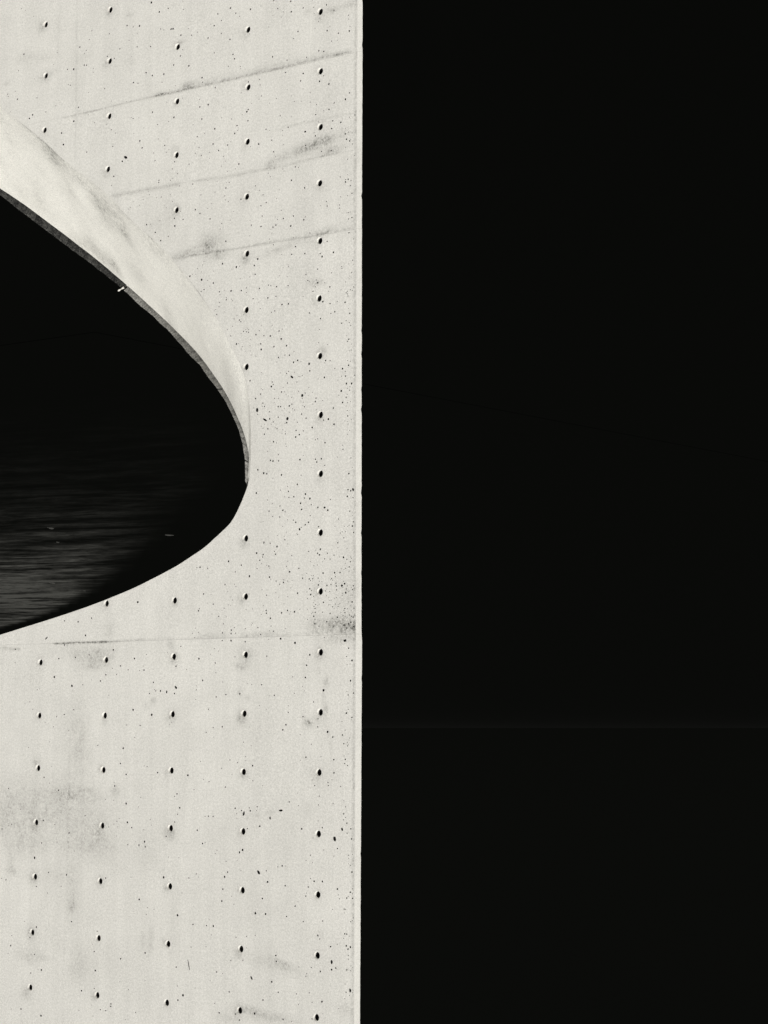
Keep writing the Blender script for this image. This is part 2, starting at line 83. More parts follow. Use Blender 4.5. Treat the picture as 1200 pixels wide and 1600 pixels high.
PITS = [(0.626,6.050,0.0145,0.0204,-15),(0.545,6.134,0.0264,0.0082,30),(0.320,6.143,0.0132,0.0143,0),(0.174,5.976,0.0132,0.0153,0),(0.277,5.824,0.0185,0.0102,40),(2.060,3.835,0.0231,0.0128,30),(-0.292,7.834,0.0297,0.0230,0),(-0.249,7.861,0.0172,0.0112,0),(0.736,9.164,0.0106,0.0230,15),(0.367,9.134,0.0224,0.0102,0),(0.472,9.192,0.0079,0.0143,0),(-0.226,9.261,0.0112,0.0133,-20),(-0.156,9.333,0.0158,0.0204,-20),(0.584,9.606,0.0119,0.0224,-35),(0.495,9.675,0.0106,0.0097,0),(-0.129,10.237,0.0112,0.0184,0),(-0.129,10.293,0.0086,0.0092,0),(-0.304,10.433,0.0106,0.0163,0),(0.649,10.403,0.0086,0.0194,-30),(2.904,7.769,0.0211,0.0061,-35),(1.548,8.226,0.0086,0.0153,0),(1.450,8.192,0.0172,0.0102,40),(3.006,9.576,0.0099,0.0122,0),(2.634,9.703,0.0079,0.0102,0),(-0.322,6.731,0.0106,0.0133,-30),(-0.267,10.112,0.0086,0.0102,0),(-0.306,10.119,0.0092,0.0102,0),(1.491,4.792,0.0106,0.0153,-35),(2.099,3.862,0.0106,0.0082,0),(1.290,10.346,0.0046,0.0561,-15),(2.695,7.631,0.0066,0.0092,0),(2.387,7.619,0.0066,0.0092,0),(0.929,2.791),(1.101,2.903),(0.626,3.944),(0.853,3.759),(1.249,3.544),(-0.081,3.782),(0.014,3.545),(0.303,5.652),(0.106,5.738),(0.482,5.880),(0.696,6.029),(0.727,5.823),(0.701,5.815),(0.588,5.579),(0.333,5.574),(0.387,5.516),(0.220,5.700),(0.404,6.464),(0.194,6.468),(0.515,6.207),(0.614,6.519),(0.555,6.548),(0.523,6.555),(0.095,6.774),(0.139,6.737),(-0.049,6.851),(-0.080,6.872),(0.016,6.847),(0.075,6.231),(-0.084,6.180),(-0.207,5.975),(0.629,4.859),(0.995,4.852),(1.214,4.955),(0.850,4.896),(0.232,6.947),(0.194,7.003),(0.622,7.165),(0.909,7.217),(0.778,7.252),(0.432,7.183),(0.491,7.356),(0.350,7.403),(0.416,7.125),(1.167,7.463),(0.878,7.836),(0.234,7.867),(0.120,8.039),(1.209,7.971),(0.376,7.833),(0.368,7.635),(0.480,7.673),(0.241,7.631),(0.053,7.671),(-0.232,7.237),(-0.217,7.448),(-0.254,7.502),(-0.240,7.746),(-0.045,8.229),(-0.086,8.540),(-0.316,8.010),(0.319,8.487),(0.563,8.181),(-0.317,8.433),(-0.145,8.747),(-0.255,8.743),(-0.227,8.563),(0.671,9.143),(0.574,9.258),(-0.316,9.329),(0.545,9.802),(0.614,9.916),(0.512,9.916),(0.304,9.925),(-0.182,9.700),(0.927,9.653),(0.954,9.839),(0.448,10.419),(0.409,10.221),(0.615,10.667),(0.746,9.442),(0.350,9.549),(2.540,7.644),(2.454,7.758),(2.755,7.941),(2.805,8.093),(2.600,8.167),(1.874,7.505),(1.903,7.956),(1.796,8.050),(1.691,8.149),(1.614,8.218),(1.911,8.366),(1.708,8.407),(2.138,7.882),(1.981,8.881),(2.106,8.975),(1.977,9.113),(1.961,9.262),(1.771,9.409),(1.763,9.449),(1.561,9.682),(1.823,9.865),(3.269,10.307),(2.906,10.483),(2.906,10.852),(2.296,10.450),(2.447,10.620),(2.121,10.721),(1.347,10.580),(1.400,10.621),(1.411,9.969),(1.752,10.279),(2.194,9.711),(1.790,2.580),(1.700,2.676),(1.920,2.753),(1.546,2.846),(1.461,2.915),(1.370,3.186),(1.771,3.196),(1.643,3.207),(2.192,3.974),(2.676,2.985),(2.668,3.432),(3.159,3.300),(3.198,3.324),(3.235,3.374),(1.877,3.783),(1.982,3.219),(2.785,3.616),(2.810,3.513),(1.508,4.481),(1.818,4.429),(1.661,4.582),]
BLOBS = [(2.968,9.234,0.576,0.255,0,0.22),(2.307,9.348,0.230,0.230,0,0.20),(2.675,9.072,0.432,0.153,0,0.15),(3.309,9.216,0.324,0.306,0,0.18),(2.449,9.454,0.360,0.128,0,0.14),(3.114,9.474,0.252,0.077,0,0.11),(2.737,9.696,0.216,0.102,0,0.16),(2.525,8.472,0.101,0.255,0,0.24),(2.498,8.758,0.101,0.179,0,0.20),(2.572,9.870,0.065,0.230,0,0.24),(2.490,10.429,0.101,0.128,0,0.28),(2.564,9.947,0.043,0.051,0,0.32),(3.057,10.386,0.130,0.061,0,0.20),(2.885,10.386,0.101,0.026,0,0.20),(2.331,7.944,0.216,0.061,0,0.40),(2.441,7.874,0.360,0.071,0,0.20),(2.366,8.016,0.130,0.026,0,0.32),(-0.163,7.749,0.274,0.061,0,0.44),(-0.291,7.781,0.101,0.061,0,0.40),(-0.040,7.717,0.144,0.051,0,0.24),(-0.133,7.854,0.180,0.031,0,0.24),(-0.285,7.571,0.101,0.204,0,0.20),(0.146,4.053,0.288,0.046,-8,0.40),(-0.120,4.109,0.115,0.026,-8,0.52),(0.006,4.024,0.288,0.041,-8,0.32),(0.494,4.122,0.072,0.031,-8,0.28),(1.114,4.673,0.115,0.092,0,0.44),(1.319,4.714,0.252,0.041,-8,0.36),(1.046,4.774,0.101,0.041,0,0.36),(1.670,4.444,0.216,0.153,0,0.16),(0.385,4.806,0.216,0.026,-9,0.28),(-0.028,4.729,0.180,0.031,-9,0.32),(0.634,10.651,0.158,0.031,5,0.40),(0.444,10.685,0.216,0.036,0,0.32),(0.352,10.275,0.130,0.026,15,0.40),(0.415,10.303,0.288,0.046,10,0.20),(0.858,10.716,0.144,0.041,0,0.24),(-0.263,10.563,0.058,0.061,0,0.28),(1.691,10.166,0.036,0.112,0,0.28),(1.781,10.176,0.022,0.061,0,0.28),(1.714,9.482,0.144,0.153,0,0.12),(1.689,8.296,0.029,0.020,0,0.56),(1.772,8.336,0.022,0.031,-30,0.32),(-0.073,8.169,0.029,0.046,0,0.40),(-0.067,8.370,0.022,0.041,0,0.40),(0.103,8.470,0.058,0.046,0,0.36),(0.103,8.470,0.020,0.015,0,1.12),(0.782,8.238,0.022,0.026,0,0.40),(0.710,8.278,0.036,0.020,0,0.32),(0.784,8.041,0.086,0.031,0,0.36),(0.739,7.943,0.101,0.071,0,0.24),(-0.116,3.003,0.050,0.026,0,0.48),(-0.273,2.998,0.108,0.026,-8,0.28),(0.125,2.972,0.029,0.026,0,0.32),(1.376,3.344,0.065,0.031,0,0.40),(2.010,3.031,0.072,0.041,0,0.12),(2.076,4.885,0.072,0.026,0,0.24),(0.027,5.120,0.101,0.026,0,0.32),(-0.026,5.659,0.043,0.041,0,0.40),(1.456,2.975,0.036,0.015,0,0.48),(3.019,2.992,0.144,0.026,-15,0.16),(3.472,2.970,0.058,0.015,-10,0.28),(3.256,2.782,0.180,0.041,0,0.16),(3.022,2.824,0.108,0.041,0,0.16),(2.565,2.905,0.101,0.031,0,0.16),(2.030,2.643,0.036,0.010,0,0.48),(2.190,7.723,0.058,0.051,0,0.32),(1.502,7.852,0.036,0.041,0,0.40),(2.529,9.043,0.216,0.051,0,0.20),(2.099,9.011,0.058,0.041,0,0.28),(2.399,9.015,0.058,0.031,0,0.24),(3.277,9.637,0.036,0.092,0,0.24),(3.275,9.700,0.065,0.031,0,0.32),(-0.019,10.041,0.036,0.031,0,0.24),(0.109,9.122,0.058,0.071,0,0.16),(1.461,10.070,0.058,0.204,0,0.12),]
STROKES = [([(1.755,3.370),(1.543,3.374),(1.334,3.372),(1.128,3.370),(0.890,3.374),(0.591,3.369),(0.394,3.373),(0.136,3.367),(-0.055,3.365),(-0.286,3.367)],0.0117,0.59),([(1.403,3.339),(1.128,3.344),(0.591,3.343),(0.136,3.342),(-0.054,3.340)],0.0238,0.15),([(2.782,3.386),(2.333,3.382),(1.969,3.372),(1.627,3.370)],0.0074,0.34),([(2.936,3.272),(2.671,3.277)],0.0080,0.19),([(2.204,4.137),(1.958,4.139),(1.744,4.143),(1.464,4.141)],0.0186,0.34),([(1.325,4.140),(0.984,4.158),(0.651,4.155),(0.389,4.158),(0.132,4.146),(-0.183,4.133)],0.0095,0.31),([(0.456,3.853),(0.166,3.848),(-0.306,3.854)],0.0074,0.17),([(1.526,4.746),(1.182,4.747),(0.845,4.748),(0.516,4.744),(0.193,4.745),(-0.308,4.741)],0.0106,0.37),([(2.810,7.819),(2.551,7.814),(2.217,7.816)],0.0058,0.99),([(2.217,7.816),(1.800,7.805)],0.0085,0.37),([(1.765,7.806),(0.950,7.809),(0.178,7.803),(-0.285,7.795)],0.0085,0.19),([(3.456,7.837),(3.224,7.853)],0.0106,0.56),([(1.217,7.793),(0.950,7.794)],0.0159,0.22),([(0.753,7.794),(0.431,7.787)],0.0186,0.19),([(-0.042,8.236),(-0.061,8.356),(-0.086,8.523),(-0.117,8.642),(-0.130,8.761)],0.0058,0.22),([(0.002,8.067),(-0.011,8.164)],0.0058,0.19),([(-0.137,7.301),(-0.107,7.372),(-0.051,7.442)],0.0064,0.22),([(0.716,9.203),(0.613,9.176),(0.435,9.143)],0.0064,0.28),([(2.641,2.394),(2.643,2.726),(2.641,3.222),(2.647,3.769)],0.0053,0.17),([(2.595,8.211),(2.611,8.577),(2.632,9.770),(2.655,10.490),(2.655,10.900)],0.0053,0.12),([(-0.010,7.890),(-0.010,7.928)],0.0074,0.74),([(-0.345,2.972),(-0.339,4.464),(-0.339,6.419),(-0.340,7.787)],0.0095,0.38),([(-0.340,7.787),(-0.336,8.806),(-0.332,10.674)],0.0095,0.38),([(-0.178,10.285),(-0.334,10.289)],0.0064,0.22),]
ZONES = [(-0.34,2.81,1.33,4.96,247),(-0.34,5.00,0.63,7.85,273),(-0.35,7.15,1.29,7.84,91),(1.33,2.52,2.63,4.57,104),(-0.35,7.84,1.27,10.73,195),(1.27,7.80,3.42,10.87,143),(2.64,2.30,3.57,3.31,20),(-0.34,2.96,-0.24,10.68,143),(-0.35,7.32,0.12,7.81,71),(0.12,5.86,0.73,6.36,39),(0.64,4.89,1.45,5.81,58),]
PATCH = [(47.454,30.281),(225.109,164.620),(196.020,161.950),(156.405,139.295),(136.499,125.483),(116.192,110.903),(91.525,91.155),(76.008,77.726),(60.054,63.228),(50.305,54.330),(41.739,46.528),(34.097,38.375),(29.836,32.879),(28.785,29.234),(30.074,28.259),(35.990,28.232)]
FLECKS = [(86.783,82.743),(59.998,56.184),(58.415,61.867),(86.505,82.209),(65.136,61.655),(89.558,82.174),(88.849,83.464),(90.670,89.271)]
REVEAL_BLOBS = [(3.023,0.030,3.577,0.158,0.55),(2.991,0.060,3.633,0.101,0.60),(2.792,0.030,3.766,0.158,0.35),(3.824,0.360,3.331,0.058,0.50),(2.683,0.090,3.900,0.050,0.70),(2.569,0.293,4.179,0.187,0.55),(2.664,0.297,4.111,0.101,0.40),(2.349,0.226,4.289,0.173,0.35),(2.376,0.334,4.382,0.072,0.60),(3.387,1.020,4.268,0.144,0.50),(3.380,1.080,4.331,0.072,0.50),(3.486,1.050,4.223,0.086,0.40),(3.180,1.017,4.420,0.086,0.60),(3.155,1.043,4.467,0.065,0.60),(3.649,1.110,4.163,0.072,0.45),(4.362,1.020,3.600,0.115,0.40),(4.055,0.960,3.750,0.144,0.35),(2.286,0.759,4.965,0.086,0.35),(2.440,0.945,5.034,0.058,0.50),(1.255,0.038,5.110,0.036,0.35),(1.366,0.164,5.196,0.036,0.35),(1.421,0.260,5.297,0.036,0.35),(1.554,0.420,5.400,0.036,0.30),(1.805,0.046,4.565,0.158,0.30),(1.700,0.065,4.675,0.115,0.25),(3.271,0.000,3.368,0.130,0.30),(1.130,0.000,5.186,0.072,0.25)]
T = 1.2                    # depth of the wall at the opening
EDGE = [(2.974, -.357), (3.971, -.353), (4.958, -.350), (6.419, -.349), (7.787, -.349), (7.859, -.352), (8.806, -.348), (9.744, -.344), (10.673, -.341)]
EZ = np.array([e[0] for e in EDGE]); EX = np.array([e[1] for e in EDGE])
def edge_x(z): return float(np.interp(z, EZ, EX))
WALL_TOP, WALL_BOTTOM, WALL_RIGHT = 12.4, -0.6, 17.0

# ------------------------------------------------------------------ materials
def new_mat(name):
    mt = bpy.data.materials.new(name)
    mt.use_nodes = True
    nt = mt.node_tree
    b = nt.nodes["Principled BSDF"]
    return mt, nt, b
def N(nt, t, **kw):
    n = nt.nodes.new(t)
    for k, v in kw.items(): setattr(n, k, v)
    return n
def math_node(nt, op, a, b=None, clamp=False):
    n = N(nt, "ShaderNodeMath", operation=op, use_clamp=clamp)
    for i, v in enumerate((a, b)):
        if v is None: continue
        if isinstance(v, (int, float)): n.inputs[i].default_value = v
        else: nt.links.new(v, n.inputs[i])
    return n.outputs[0]
def noise_node(nt, vec, scale, detail=4, rough=.55, dist=0.0):
    n = N(nt, "ShaderNodeTexNoise")
    n.inputs["Scale"].default_value = scale
    n.inputs["Detail"].default_value = detail
    n.inputs["Roughness"].default_value = rough
    n.inputs["Distortion"].default_value = dist
    nt.links.new(vec, n.inputs["Vector"])
    return n.outputs["Fac"]
def remap(nt, v, a, b, c=0.0, d=1.0, smooth=False):
    n = N(nt, "ShaderNodeMapRange", interpolation_type='SMOOTHSTEP' if smooth else 'LINEAR')
    n.inputs[1].default_value = a; n.inputs[2].default_value = b
    n.inputs[3].default_value = c; n.inputs[4].default_value = d
    nt.links.new(v, n.inputs[0])
    return n.outputs[0]

def concrete(name, base, dirt, stain_gain=1.0, runs=1.0, grain=1.0, bump=.25, mottling=1.0):
    mt, nt, b = new_mat(name)
    geo = N(nt, "ShaderNodeNewGeometry")
    pos = geo.outputs["Position"]
    # fine cement grain, mottling, long faint wash marks
    g = noise_node(nt, pos, 120, 3, .75)
    g2 = noise_node(nt, pos, 55, 4, .7)
    mo = noise_node(nt, pos, 3.2, 6, .62, .4)
    cl = noise_node(nt, pos, .7, 4, .55)
    mp = N(nt, "ShaderNodeMapping"); mp.inputs["Scale"].default_value = (9, 9, .55)
    nt.links.new(pos, mp.inputs["Vector"])
    run = noise_node(nt, mp.outputs[0], 1.0, 5, .6, .3)
    v = math_node(nt, 'ADD', remap(nt, g, .25, .75, -.30 * grain, .20 * grain), remap(nt, g2, .25, .75, -.17 * grain, .125 * grain))
    v = math_node(nt, 'ADD', v, remap(nt, mo, .3, .7, -.045 * mottling, .03 * mottling))
    v = math_node(nt, 'ADD', v, remap(nt, cl, .3, .7, -.04 * mottling, .03 * mottling))
    v = math_node(nt, 'ADD', v, remap(nt, run, .35, .8, .012 * runs, -.035 * mottling * runs))
    v = math_node(nt, 'ADD', v, 1.0)
    # dirt: the stain shapes stored on the surface, broken up by two noises
    at = N(nt, "ShaderNodeAttribute", attribute_name="stain")
    br = noise_node(nt, pos, 45, 8, .8, .5)
    br2 = noise_node(nt, pos, 9, 6, .65, .8)
    st = math_node(nt, 'MULTIPLY', at.outputs["Fac"], remap(nt, br, .38, .63, .0, 1.75))
    st = math_node(nt, 'MULTIPLY', st, remap(nt, br2, .3, .68, .35, 1.35))
    st = math_node(nt, 'MULTIPLY', st, stain_gain, clamp=True)
    # scattered tiny grey freckles
    fr = noise_node(nt, pos, 60, 2, .5)
    frz = noise_node(nt, pos, 2.2, 3, .6)
    freck = math_node(nt, 'MULTIPLY', remap(nt, fr, .66, .75, 0, .5), remap(nt, frz, .48, .66, 0, 1))
    st = math_node(nt, 'MAXIMUM', st, freck)
    col = N(nt, "ShaderNodeMix", data_type='RGBA')
    col.inputs[6].default_value = (*base, 1); col.inputs[7].default_value = (*dirt, 1)
    nt.links.new(st, col.inputs[0])
    mul = N(nt, "ShaderNodeVectorMath", operation='SCALE')
    nt.links.new(col.outputs[2], mul.inputs[0]); nt.links.new(v, mul.inputs["Scale"])
    nt.links.new(mul.outputs[0], b.inputs["Base Color"])
    b.inputs["Roughness"].default_value = .88
    b.inputs["Specular IOR Level"].default_value = .25
    bp = N(nt, "ShaderNodeBump"); bp.inputs["Strength"].default_value = bump; bp.inputs["Distance"].default_value = .004
    h = math_node(nt, 'ADD', g, math_node(nt, 'MULTIPLY', g2, 1.5))
    nt.links.new(h, bp.inputs["Height"]); nt.links.new(bp.outputs[0], b.inputs["Normal"])
    return mt

M_WALL = concrete("fair_faced_concrete", (.505, .495, .463), (.125, .123, .110), runs=1.7)
M_REVEAL = concrete("trowelled_lit_concrete", (.78, .765, .708), (.2, .196, .176), runs=.3, grain=1.2, bump=.2)  # base lightened to make the sill look more brightly lit than the wall
M_CHAMFER = concrete("chamfer_concrete", (.475, .465, .434), (.2, .196, .18), grain=.5, bump=.1, mottling=.5)
M_PIT = concrete("pit_shade_dirt", (.022, .022, .02), (.01, .01, .01), grain=.5)  # cavity shade put into the near-black colour, with settled dirt
M_CUP = concrete("tie_hole_lit_rim", (.76, .75, .70), (.3, .2, .18), grain=.5, bump=.1)  # pale base stands in for the sunlit crescents inside the holes
M_STRIP = concrete("worn_edge_concrete", (.31, .304, .28), (.10, .098, .09), grain=2.2, bump=.6, mottling=3)
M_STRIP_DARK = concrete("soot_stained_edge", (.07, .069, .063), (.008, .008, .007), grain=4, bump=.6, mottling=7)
M_MORTAR = concrete("bright_mortar", (.62, .6, .55), (.3, .3, .27), grain=.5)

def plain(name, colr, rough=.8):
    mt, nt, b = new_mat(name)
    geo = N(nt, "ShaderNodeNewGeometry")
    n = noise_node(nt, geo.outputs["Position"], 80, 3)
    s = remap(nt, n, .3, .7, .7, 1.3)
    sc = N(nt, "ShaderNodeVectorMath", operation='SCALE'); sc.inputs[0].default_value = colr
    nt.links.new(s, sc.inputs["Scale"]); nt.links.new(sc.outputs[0], b.inputs["Base Color"])
    b.inputs["Roughness"].default_value = rough
    b.inputs["Specular IOR Level"].default_value = .1
    return mt
M_HOLE_SHADE = plain("hole_shade_black", (.004, .004, .0037), .9)  # shade deep in the tie holes, put into a near-black colour

# ------------------------------------------------------------------ object helpers
def mesh_obj(name, verts, faces, mats, parent=None, mat_idx=None, smooth=None, stain=None):
    me = bpy.data.meshes.new(name)
    me.from_pydata([tuple(v) for v in verts], [], faces)
    for mt in (mats if isinstance(mats, (list, tuple)) else [mats]): me.materials.append(mt)
    if mat_idx is not None: me.polygons.foreach_set("material_index", mat_idx)
    if smooth is not None:
        me.polygons.foreach_set("use_smooth", smooth if not isinstance(smooth, bool) else [smooth] * len(faces))
    if stain is not None:
        at = me.attributes.new("stain", 'FLOAT', 'POINT'); at.data.foreach_set("value", stain)
    me.update()
    o = bpy.data.objects.new(name, me)
    C.objects.link(o)
    if parent: o.parent = parent
    return o

def stain_at(X, Z):
    """dirt measured off the photograph: soft blots and strokes, in metres on the wall"""
    s = np.zeros_like(X)
    for (cx, cz, rx, rz, ang, k) in BLOBS:
        a = math.radians(ang); ux, uz = -math.cos(a), math.sin(a)
        dx, dz = X - cx, Z - cz
        p, q = (dx * ux + dz * uz) / rx, (-dx * uz + dz * ux) / rz
        s += k * np.exp(-1.1 * (p * p + q * q))
    for (pl, w, k) in STROKES:
        w = max(w, .008)
        d2 = np.full_like(X, 1e9)
        for (a, b) in zip(pl[:-1], pl[1:]):
            ax, az = a; bx, bz = b
            L = (bx - ax) ** 2 + (bz - az) ** 2
            t = np.clip(((X - ax) * (bx - ax) + (Z - az) * (bz - az)) / L, 0, 1)
            d2 = np.minimum(d2, (X - ax - t * (bx - ax)) ** 2 + (Z - az - t * (bz - az)) ** 2)
        s += k * np.exp(-d2 / (w * w))
    rs = np.random.RandomState(3)
    for (hx, hz) in ALL_HOLES:
        k, ox, oz, r = rs.uniform(.12, .55), rs.normal(.012, .014), rs.normal(.016, .016), rs.uniform(.03, .055)
        s += k * np.exp(-((X - hx - ox) ** 2 + (Z - hz - oz) ** 2) / (r * r))
    return s

def inside(poly, x, z):
    c = False
    j = len(poly) - 1
    for i in range(len(poly)):
        xi, zi = poly[i]; xj, zj = poly[j]
        if (zi > z) != (zj > z) and x < (xj - xi) * (z - zi) / (zj - zi) + xi: c = not c
        j = i
    return c
OUT = np.array(OUTER)
def contour_dist(x, z): return float(np.min(np.hypot(OUT[:, 0] - x, OUT[:, 1] - z)))

# ------------------------------------------------------------------ water (the sea, out to the horizon)
def water_material(name, patch):
    mt, nt, b = new_mat(name)
    geo = N(nt, "ShaderNodeNewGeometry")
    pos = geo.outputs["Position"]
    b.inputs["Roughness"].default_value = .06
    b.inputs["IOR"].default_value = 20.0
    deep = (.0006, .0006, .0005)
    if patch:
        at = N(nt, "ShaderNodeAttribute", attribute_name="water_sheen")
        # reflection streaks painted across and along the view, sheared a little
        def dot(v):
            n = N(nt, "ShaderNodeVectorMath", operation='DOT_PRODUCT'); n.inputs[1].default_value = v
            nt.links.new(pos, n.inputs[0]); return n.outputs["Value"]
        la = (math.cos(AZ), -math.sin(AZ), 0); ra = (math.sin(AZ), math.cos(AZ), 0)
        wv = tuple(ra[i] - .42 * la[i] for i in range(3))
        def streaks(su, sw, detail, rough):
            cb = N(nt, "ShaderNodeCombineXYZ")
            nt.links.new(math_node(nt, 'MULTIPLY', dot(la), su), cb.inputs[0])
            nt.links.new(math_node(nt, 'MULTIPLY', dot(wv), sw), cb.inputs[1])
            return noise_node(nt, cb.outputs[0], 1.0, detail, rough, .3)
        n1 = streaks(.10, .13, 5, .6)
        n2 = streaks(.17, .34, 6, .70)
        n3 = streaks(.8, .9, 5, .75)
        s = math_node(nt, 'MULTIPLY', remap(nt, n1, .34, .68, .25, 1.5), remap(nt, n2, .40, .68, .10, 2.3))
        s = math_node(nt, 'MULTIPLY', s, remap(nt, n3, .36, .70, .25, 2.0))
        s = math_node(nt, 'MULTIPLY', s, at.outputs["Fac"], clamp=True)
        df = N(nt, "ShaderNodeBsdfDiffuse"); df.inputs["Color"].default_value = (.06, .06, .055, 1)   # pale colour standing in for the water's bright reflection
        mxs = N(nt, "ShaderNodeMixShader")
        nt.links.new(s, mxs.inputs[0]); nt.links.new(b.outputs[0], mxs.inputs[1]); nt.links.new(df.outputs[0], mxs.inputs[2])
        nt.links.new(mxs.outputs[0], nt.nodes["Material Output"].inputs["Surface"])
    b.inputs["Base Color"].default_value = (*deep, 1)
    bp = N(nt, "ShaderNodeBump"); bp.inputs["Strength"].default_value = .12; bp.inputs["Distance"].default_value = .02
    nt.links.new(noise_node(nt, pos, .8, 6, .6), bp.inputs["Height"]); nt.links.new(bp.outputs[0], b.inputs["Normal"])
    return mt

S = 9000.0
sea = mesh_obj("water", [(-S, -S, 0), (S, -S, 0), (S, S, 0), (-S, S, 0)], [(0, 1, 2, 3)], water_material("deep_water", False))
sea["kind"] = "structure"

nx, ny = 170, 150
gx, gy = np.linspace(24, 172, nx), np.linspace(22, 150, ny)
PX = np.array(PATCH)
DARK_LINES = [((115.5, 101.9), (116.2, 110.9), 1.1)]
pv, pr = [], []
for y in gy:
    for x in gx:
        d = 1e9
        for i in range(len(PX)):
            a, b_ = PX[i - 1], PX[i]
            ab = b_ - a; t = max(0, min(1, ((x - a[0]) * ab[0] + (y - a[1]) * ab[1]) / (ab @ ab)))
            d = min(d, math.hypot(x - a[0] - t * ab[0], y - a[1] - t * ab[1]))
        rng = math.hypot(x - CAM.x, y - CAM.y)
        f = 0.0
        if inside(PATCH, x, y):
            f = min(1, d / ((.034 - .025 * min(1, max(0, (rng - 90) / 70))) * rng)); f = f * f * (3 - 2 * f)
            k = min(1, max(0, (rng - 50) / 95)); f *= k ** 2.9  # painted brightness grows with distance, as grazing reflection would
        for (la, lb, lw) in DARK_LINES:
            ab = Vector(lb) - Vector(la); tt = max(0, min(1, (Vector((x, y)) - Vector(la)).dot(ab) / ab.dot(ab)))
            f *= 1 - .85 * math.exp(-((Vector((x, y)) - Vector(la) - ab * tt).length / lw) ** 2)
        pv.append((x, y, .004)); pr.append(f)
pf = [(j * nx + i, j * nx + i + 1, (j + 1) * nx + i + 1, (j + 1) * nx + i) for j in range(ny - 1) for i in range(nx - 1)]
sheen_obj = mesh_obj("sheen_water", pv, pf, water_material("painted_sheen_water", True))  # patch with the water's reflected brightness put into its colour
at = sheen_obj.data.attributes.new("water_sheen", 'FLOAT', 'POINT'); at.data.foreach_set("value", pr)
sheen_obj["kind"] = "structure"

# ------------------------------------------------------------------ the concrete wall
wall = bpy.data.objects.new("concrete_building", None)
C.objects.link(wall)
wall["label"] = "pale fair-faced concrete building wall with rows of tie holes and an eye-shaped opening"
wall["category"] = "building"

ROW = .44972
holes = [tuple(h) for h in HOLES]
for c in range(-6, 1):                                    # the grid goes on just past the picture
    for r in range(-5, 21):
        holes.append(((5 - c) * .75 - .09 * (5 - c) * 0, 3.0 + r * ROW))
for c in range(1, 6):
    for r in (18, 19, 20, -2, -3, -4, -5):
        holes.append(((5 - c) * .75, 3.0 + r * ROW + (.04 if r > 0 else 0)))
ALL_HOLES = []
for i, h in enumerate(holes):
    if any(math.hypot(h[0] - q[0], h[1] - q[1]) < .2 for q in ALL_HOLES): continue
    if i >= len(HOLES) and (inside(OUTER, *h) or contour_dist(*h) < .08): continue
    if .3 < h[1] < WALL_TOP - .2: ALL_HOLES.append(h)

HR, HN = .0285, 16
def hole_ring(hx, hz, r=HR): return [(hx + r * math.cos(2 * math.pi * k / HN), hz + r * math.sin(2 * math.pi * k / HN)) for k in range(HN)]

# bug holes: the larger ones where the photograph has them, small ones scattered by zone
pits = []
JOINTS = [3.378, 4.139, 4.750, 7.815]
def pit_ok(x, z, r):
    if inside(OUTER, x, z) or contour_dist(x, z) < r + .012: return False
    if x - r < edge_x(z) + .008: return False
    if any(abs(z - j) < r + .006 for j in JOINTS): return False
    if any(abs(x - sx) < r + .006 for sx, z0, z1 in SEAMS if z0 < z < z1): return False
    if any(math.hypot(x - hx, z - hz) < HR + r + .006 for hx, hz in ALL_HOLES): return False
    return all(math.hypot(x - q[0], z - q[1]) > max(q[2], q[3]) + r + .004 for q in pits)
SEAMS = [(2.63, WALL_BOTTOM, 4.139), (2.66, 7.815, WALL_TOP), (5.6, WALL_BOTTOM, 4.139), (5.6, 7.815, WALL_TOP)]
for p in PITS:
    if len(p) == 5: x, z, a, b_, g = p
    else:
        x, z = p; a = random.uniform(.008, .011); b_ = a * random.uniform(.8, 1.15); g = 0
    a *= .92; b_ *= .92
    if pit_ok(x, z, max(a, b_)): pits.append((x, z, a, b_, g))
for (x0, z0, x1, z1, n) in ZONES:
    k = tries = 0
    while k < n and tries < n * 8:
        tries += 1
        x, z = random.uniform(x0, x1), random.uniform(z0, z1)
        if noise.noise(Vector((x * 1.7, z * 1.7, 3.1))) < random.uniform(-.7, .35): continue
        r = .0034 + .0048 * random.random() ** 2.2
        if pit_ok(x, z, r): pits.append((x, z, r, r * random.uniform(.8, 1.3), random.randint(0, 90))); k += 1

def pit_ring(p):
    x, z, a, b_, g = p
    n = 9 if max(a, b_) > .01 else 6
    ga = math.radians(g); ux, uz = -math.cos(ga), math.sin(ga)
    ring = []
    for k in range(n):
        th = 2 * math.pi * k / n; j = random.uniform(.8, 1.12)
        c, s_ = a * math.cos(th) * j, b_ * math.sin(th) * j
        ring.append((x + c * ux - s_ * uz, z + c * uz + s_ * ux))
    ar = sum(ring[i - 1][0] * ring[i][1] - ring[i][0] * ring[i - 1][1] for i in range(n))
    return ring if ar > 0 else ring[::-1]

